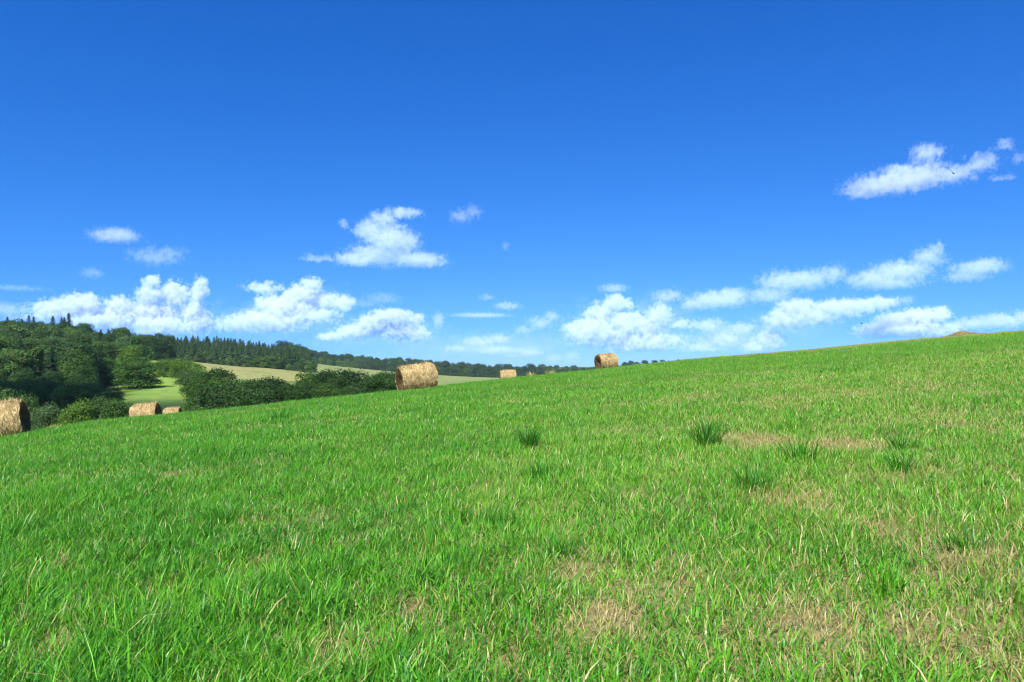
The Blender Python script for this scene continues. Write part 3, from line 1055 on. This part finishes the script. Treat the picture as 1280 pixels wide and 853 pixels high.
# the far treeline beyond the pale fields
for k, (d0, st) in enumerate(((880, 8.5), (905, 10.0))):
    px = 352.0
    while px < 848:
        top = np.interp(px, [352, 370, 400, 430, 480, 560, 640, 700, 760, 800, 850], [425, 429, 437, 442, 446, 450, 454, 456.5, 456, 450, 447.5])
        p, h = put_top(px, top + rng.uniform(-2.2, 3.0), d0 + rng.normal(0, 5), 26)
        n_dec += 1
        plant('deciduous_tree', f'broad{rng.integers(0, 5)}', p, h / 10, 'blue-green tree in the long far treeline beyond the fields', 'tree', 'trees of the far treeline', [(.62, .75, 1.1), (.75, .85, 1.1), (.55, .68, 1.0), (1.0, 1.0, 1.3)][rng.integers(0, 4)], False, .95)  # leaf tints pushed towards blue, distance haze put into the colour
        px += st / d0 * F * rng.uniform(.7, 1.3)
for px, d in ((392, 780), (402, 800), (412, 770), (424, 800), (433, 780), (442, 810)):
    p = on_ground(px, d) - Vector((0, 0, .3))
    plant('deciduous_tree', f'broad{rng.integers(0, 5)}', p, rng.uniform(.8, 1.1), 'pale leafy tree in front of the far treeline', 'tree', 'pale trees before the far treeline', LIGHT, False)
print('trees', n_dec, n_con, 'grass verts', N_GRASS)
# ------------------------------------------------------------------ clouds
# each cloud is a body of vapour of its own, a real volume kilometres away, lit by the sun and the sky
def vapour(name, col):
    m, t, out = material(name)
    pv = t.new('ShaderNodeVolumePrincipled')
    pv.inputs['Color'].default_value = (*col, 1)
    pv.inputs['Density'].default_value = 0.001           # the bodies hold their density in thousandths
    pv.inputs['Density Attribute'].default_value = 'density'
    t.put(out.inputs['Volume'], pv.outputs[0])
    m.cycles.volume_sampling = 'DISTANCE'
    m.cycles.volume_step_rate = 2.5
    return m


mcl = vapour('cloud_vapour', (.925, .96, .985))
mthin = vapour('thin_cloud_vapour', (.66, .82, .95))  # thin low cloud; the blue-grey of cloud shade is put into its colour



def cloud(label, blobs, tau=4.0, rag=1.0, dist=None, base=None, soft=1.0, group='white clouds in the blue sky', seed=0, vox=1.0, mat=None):
    mat = mat or mcl
    """blobs: (px, py, rx, ry) in photograph pixels give bearing, height and size; the body is as deep as it is wide"""
    b = np.array([q[:4] for q in blobs], float)
    cx = (b[:, 0] - b[:, 2]).min() * .5 + (b[:, 0] + b[:, 2]).max() * .5
    cy = (b[:, 1] - b[:, 3]).min() * .5 + (b[:, 1] + b[:, 3]).max() * .5
    if dist is None:
        el = max(ray(cx, (b[:, 1] + b[:, 3]).max())[1], 0.03)
        dist = min(max(1000.0 / el, 5000.0), 16000.0)
    p = dist / F                                    # metres per photograph pixel there
    c0 = at(cx, cy, dist)
    # the density of the body is worked out by geometry nodes
    o = bpy.data.objects.new('cloud', bpy.data.volumes.new('cloud'))
    COL.objects.link(o)
    o.location = c0
    o.rotation_euler = (0, 0, math.atan2(-c0.x, c0.y))
    tag(o, label, 'cloud', group)
    ng = bpy.data.node_groups.new('cloud_body', 'GeometryNodeTree')
    ng.interface.new_socket('Geometry', in_out='INPUT', socket_type='NodeSocketGeometry')
    ng.interface.new_socket('Geometry', in_out='OUTPUT', socket_type='NodeSocketGeometry')
    g = NT(ng)
    go = g.new('NodeGroupOutput')
    pos = g.new('GeometryNodeInputPosition').outputs[0]
    q = g.vmath('SCALE', pos); q.node.inputs['Scale'].default_value = 1.0 / p      # in photograph pixels
    # broad warp so that no lobe stays an ellipse
    sd = (seed * 37.7 + 3.0, seed * 11.3, seed * 5.9)
    qs = g.vmath('ADD', q, sd)
    med = float(np.median(np.minimum(b[:, 2], b[:, 3])))
    wn = g.new('ShaderNodeTexNoise'); wn.inputs['Scale'].default_value = 0.9 / med; wn.inputs['Detail'].default_value = 2
    g.put(wn.inputs['Vector'], qs)
    wv = g.vmath('SUBTRACT', wn.outputs['Color'], (0.5, 0.5, 0.5))
    wv = g.vmath('SCALE', wv); wv.node.inputs['Scale'].default_value = 1.1 * med * rag
    qw = g.vmath('ADD', q, wv)
    f = None
    for k, bb in enumerate(blobs):
        x, y, rx, ry = bb[:4]
        amp = bb[4] if len(bb) > 4 else 1.0
        ry_ = 0.5 * (rx + ry) * 0.8
        c_ = ((x - cx), ((k * 0.37) % 1 - 0.5) * 0.6 * rx, -(y - cy))
        d = g.vmath('SUBTRACT', qw, c_)
        d = g.vmath('DIVIDE', d, (rx * 1.45, max(ry_, ry) * 1.45, ry * 1.45))
        l = g.math('SUBTRACT', 1.0, g.vmath('LENGTH', d))
        if amp != 1.0: l = g.math('ADD', l, amp - 1.0)
        if f is None: f = l
        else:
            n = g.new('ShaderNodeMath', operation='SMOOTH_MAX')
            g.put(n.inputs[0], f); g.put(n.inputs[1], l); n.inputs[2].default_value = 0.15
            f = n.outputs[0]
    n1 = g.noise(qs, 1.2 / med, 5, 0.56)
    v = g.new('ShaderNodeTexVoronoi', feature='F1'); v.inputs['Scale'].default_value = 2.4 / med
    v.inputs['Detail'].default_value = 1
    g.put(v.inputs['Vector'], qs)
    f = g.math('ADD', f, g.math('MULTIPLY', g.math('SUBTRACT', n1, 0.55), 1.5 * rag))
    f = g.math('ADD', f, g.math('MULTIPLY', g.math('SUBTRACT', 0.35, v.outputs['Distance']), 0.55))
    f = g.math('ADD', f, 0.10)
    if base is not None:                            # flat underside
        sx = g.new('ShaderNodeSeparateXYZ'); g.put(sx.inputs[0], qw)
        h = g.math('DIVIDE', g.math('ADD', sx.outputs[2], base - cy), 6.0)
        h = g.math('MINIMUM', h, 0.5)
        f = g.math('MINIMUM', f, h)
    thick = 1.6 * med * p
    dens = g.math('MULTIPLY', g.math('MULTIPLY', f, 1.6 / soft, clamp=True), 1000.0 * tau / thick)
    vc = g.new('GeometryNodeVolumeCube')
    m = (.25 + .75 * rag) * med + 4
    xs = ((b[:, 0] - b[:, 2]).min() - m - cx, (b[:, 0] + b[:, 2]).max() + m - cx)
    zs = (-((b[:, 1] + b[:, 3]).max() + m - cy), -((b[:, 1] - b[:, 3]).min() - m - cy))
    dy = max(0.5 * (a[2] + a[3]) * 0.8 + 0.3 * a[2] for a in blobs) + m
    g.put(vc.inputs['Density'], dens)
    vc.inputs['Min'].default_value = (xs[0] * p, -dy * p, zs[0] * p)
    vc.inputs['Max'].default_value = (xs[1] * p, dy * p, zs[1] * p)
    vc.inputs['Resolution X'].default_value = int((xs[1] - xs[0]) / vox)
    vc.inputs['Resolution Y'].default_value = int(2 * dy / vox / 2.5)
    vc.inputs['Resolution Z'].default_value = int((zs[1] - zs[0]) / vox)
    sm = g.new('GeometryNodeSetMaterial'); sm.inputs['Material'].default_value = mat
    g.put(sm.inputs['Geometry'], vc.outputs[0])
    g.put(go.inputs[0], sm.outputs[0])
    md = o.modifiers.new('body', 'NODES')
    md.node_group = ng
    o.data.materials.append(mat)
    return o


CL = [
    ('white cloud with a round puff on top, highest in the sky', [(1115, 228, 46, 13), (1150, 220, 34, 15), (1160, 191, 18, 12), (1130, 212, 24, 9), (1185, 222, 26, 10), (1218, 210, 18, 13, .92), (1085, 234, 20, 7), (1242, 192, 14, 9, .8), (1240, 231, 16, 5, .8)], 2.2, 1.0, 243),
    ('small faint wisp at the edge of the sky beside the highest cloud', [(1273, 199, 9, 7)], 0.8, 1.2, None),
    ('small flat oval white cloud, higher of the two over the forest', [(143, 296, 26, 9), (153, 292, 15, 8)], 1.6, .8, 306),
    ('faint spread-out cloud just below the small oval cloud', [(195, 322, 32, 12, .9), (215, 314, 18, 7, .9)], .8, 1.2, None),
    ('tiny faint puff above the tall cloud over the forest', [(115, 342, 13, 7)], .6, 1.1, None),
    ('hook-shaped white cloud standing alone over the middle of the field', [(503, 266, 22, 7), (480, 273, 17, 10), (462, 288, 18, 13), (488, 300, 28, 18), (508, 302, 16, 13), (480, 318, 40, 14), (522, 325, 34, 9), (447, 325, 28, 8), (400, 324, 26, 5, .8), (430, 281, 9, 9, .75)], 2.6, .9, 336),
    ('little torn wisp to the side of the hook-shaped cloud', [(576, 272, 13, 8), (592, 264, 11, 8)], 1.0, 1.3, None),
    ('tiny pale speck of cloud under the torn wisp', [(632, 308, 6, 5)], .5, 1.0, None),
    ('towering white cumulus low over the forest with three puffy heads', [(187, 352, 10, 9), (186, 368, 16, 10), (214, 366, 17, 14), (243, 360, 9, 14), (236, 388, 16, 14), (190, 392, 34, 16, .9), (240, 404, 18, 14), (110, 382, 24, 12), (85, 392, 28, 12), (150, 385, 16, 12), (140, 402, 50, 12), (195, 408, 30, 12)], 5.0, .9, 424),
    ('pale cloud fragment at the edge of the sky over the forest', [(8, 388, 22, 9), (20, 398, 20, 6)], 1.0, 1.0, 402),
    ('broad white cumulus over the conifer plantation with one bright knob', [(388, 355, 12, 9), (378, 368, 22, 12), (406, 376, 24, 10), (430, 378, 12, 9), (360, 385, 30, 14), (340, 382, 18, 12), (335, 404, 42, 12), (300, 408, 24, 8), (330, 360, 28, 8, .75), (385, 395, 40, 12, .85)], 4.0, .9, 420),
    ('bright heap of cumulus low above the end of the plantation', [(490, 397, 26, 9), (470, 405, 24, 10), (523, 398, 7, 6), (519, 418, 16, 8), (500, 414, 30, 12, .9), (450, 415, 26, 8), (415, 422, 14, 5)], 4.0, .9, 432),
    ('small upright cloud scrap beside the bright low heap', [(548, 400, 7, 10)], 1.4, 1.0, None),
    ('faint smear of cloud above the bright low heap', [(478, 374, 28, 8, .85), (455, 380, 20, 6, .85)], .6, 1.2, None),
    ('thin flat streak of cloud in the middle of the sky', [(600, 395, 42, 3.5, .85)], .7, .8, None),
    ('small pale puff above the thin flat streak', [(634, 383, 17, 5), (608, 372, 13, 5, .8)], 1.1, 1.0, None),
    ('pale broken cumulus low over the far treeline', [(624, 424, 15, 7), (600, 428, 22, 7), (575, 436, 22, 6, .85), (620, 438, 36, 6, .85)], 2.0, 1.0, 446),
    ('slanting soft cloud rising over the far treeline', [(690, 396, 10, 8), (675, 404, 16, 8), (655, 412, 15, 7, .85)], 1.6, 1.0, None),
    ('low pale puff just above the far treeline', [(662, 441, 16, 6), (640, 445, 18, 4, .8)], 1.6, .9, 450),
    ('low pale cloud hump behind the lone farther bales', [(692, 448, 12, 6), (715, 446, 14, 8, .85)], 1.3, .8, None),
    ('large heaped cumulus rising behind the single bale on the crest', [(772, 380, 18, 9), (752, 392, 20, 11), (722, 413, 18, 12), (745, 416, 30, 16), (822, 396, 15, 13), (812, 410, 18, 10), (785, 405, 30, 16, .9), (800, 428, 60, 12, .85), (850, 405, 18, 9, .8)], 4.0, .95, 444),
    ('small lens of cloud above the large heaped cumulus', [(767, 361, 17, 5.5)], 1.3, .8, 368),
    ('flat-bottomed bright cloud with a domed top over the crest', [(896, 376, 34, 10), (915, 370, 17, 9), (870, 381, 18, 7), (835, 370, 22, 9, .85)], 2.6, .9, 390),
    ('ragged low cloud bank on the crest under the domed cloud', [(885, 407, 22, 8), (925, 412, 18, 8), (905, 425, 30, 11), (880, 436, 30, 8, .85)], 2.6, 1.1, 440),
    ('long grey-bottomed white cloud high over the crest', [(980, 352, 28, 12), (1005, 350, 30, 12), (1038, 344, 18, 10), (965, 368, 26, 10)], 2.4, .9, 382),
    ('slanting white cloud with a lifted end over the crest', [(1095, 348, 28, 11), (1125, 340, 32, 13), (1155, 325, 18, 12), (1165, 314, 9, 8), (1110, 353, 38, 9)], 2.6, .9, 362),
    ('flat pale cloud standing alone near the edge of the sky', [(1222, 336, 30, 8), (1232, 330, 16, 7), (1210, 345, 24, 7)], 1.6, .9, 355),
    ('long puffy cloud bank between the lifted cloud and the crest', [(998, 385, 24, 10), (1050, 386, 32, 10), (1085, 381, 28, 7), (985, 400, 26, 12), (1010, 396, 40, 10), (965, 425, 18, 14), (945, 435, 14, 9)], 3.0, .95, 440),
    ('tiny round puff between two larger clouds over the crest', [(1133, 375, 9, 5)], 1.0, .8, None),
    ('bright bulging cumulus sitting right on the crest', [(1150, 397, 24, 10), (1128, 402, 28, 11), (1105, 413, 28, 9), (1172, 392, 10, 8), (1140, 412, 46, 9)], 3.6, .85, 424),
    ('low soft cloud on the crest at the edge of the picture', [(1222, 404, 22, 8), (1250, 402, 28, 9), (1278, 397, 18, 8)], 2.6, .9, 416),
]
for i, (lab, blobs, tau, rag, base) in enumerate(CL):
    cloud(lab, blobs, tau=tau * (.55 if tau <= 2.6 else .85), rag=rag * 1.1, base=base, seed=i, soft=.95 if tau <= 2.6 else .6)
VEIL = [
    ('thin blue-grey veil of cloud low over the far treeline', [(600, 436, 90, 16), (520, 432, 50, 14), (670, 432, 60, 18)], .8),
    ('blue-grey veil of cloud around the large heaped cumulus', [(780, 418, 72, 24), (750, 400, 40, 22), (820, 395, 50, 24), (880, 425, 70, 16)], 1.0),
    ('blue-grey veil of cloud around the towering cumulus over the forest', [(160, 400, 80, 20), (215, 385, 40, 24), (90, 402, 50, 14)], .9),
    ('blue-grey veil of cloud under the broad cumulus over the plantation', [(350, 402, 75, 20), (390, 380, 45, 20)], .9),
    ('blue-grey veil of cloud around the bright low heap', [(485, 412, 60, 20), (440, 424, 50, 12)], .9),
    ('blue-grey veil of cloud under the long puffy bank over the crest', [(985, 410, 50, 20), (940, 428, 40, 12)], .7),
    ('faint grey streak of cloud above the hill at the edge of the sky', [(18, 361, 34, 3)], .3),
]
for i, (lab, blobs, tau) in enumerate(VEIL):
    cloud(lab, blobs, tau=tau * .85, rag=1.3, seed=60 + i, dist=20000, soft=1.8, vox=1.8, mat=mthin, group='thin veils of cloud above the horizon')

# a small cloud overhead: its shadow darkens the hollow in front of the wood
o = cloud('small white cloud high overhead shading the hollow before the wood', [(640, 400, 56, 34), (600, 404, 34, 30), (690, 398, 36, 30)], tau=2.6, rag=.7, seed=90, dist=950, group=None, vox=1.6)
q = on_ground(20, 128) + SUN * (640 / SUN.z)
o.location = q
o.rotation_euler = (R(90), 0, R(8))

# ------------------------------------------------------------------ the air over the land
mh, t, out = material('summer_haze')
pv = t.new('ShaderNodeVolumePrincipled')
pv.inputs['Color'].default_value = (.72, .86, 1.0, 1)
pv.inputs['Density'].default_value = 0.00008
pv.inputs['Anisotropy'].default_value = 0.0
t.put(out.inputs['Volume'], pv.outputs[0])
zlo, zhi = float(gzf.min()) - 1.0, max(float(gzf.max()) + 2, 48.0)
x0, x1, y0, y1 = XS[0] - 5, XS[-1] + 5, YS[0] - 5, YS[-1] + 5
hv = np.array([(a, b, c_) for a in (x0, x1) for b in (y0, y1) for c_ in (zlo, zhi)])
tag(mesh_np('haze', hv, [np.array([(0, 1, 3, 2), (4, 6, 7, 5), (0, 4, 5, 1), (2, 3, 7, 6), (0, 2, 6, 4), (1, 5, 7, 3)])], mh, smooth=False), 'thin bluish summer haze over the fields and woods', kind='stuff')
print('haze box', zlo, zhi)
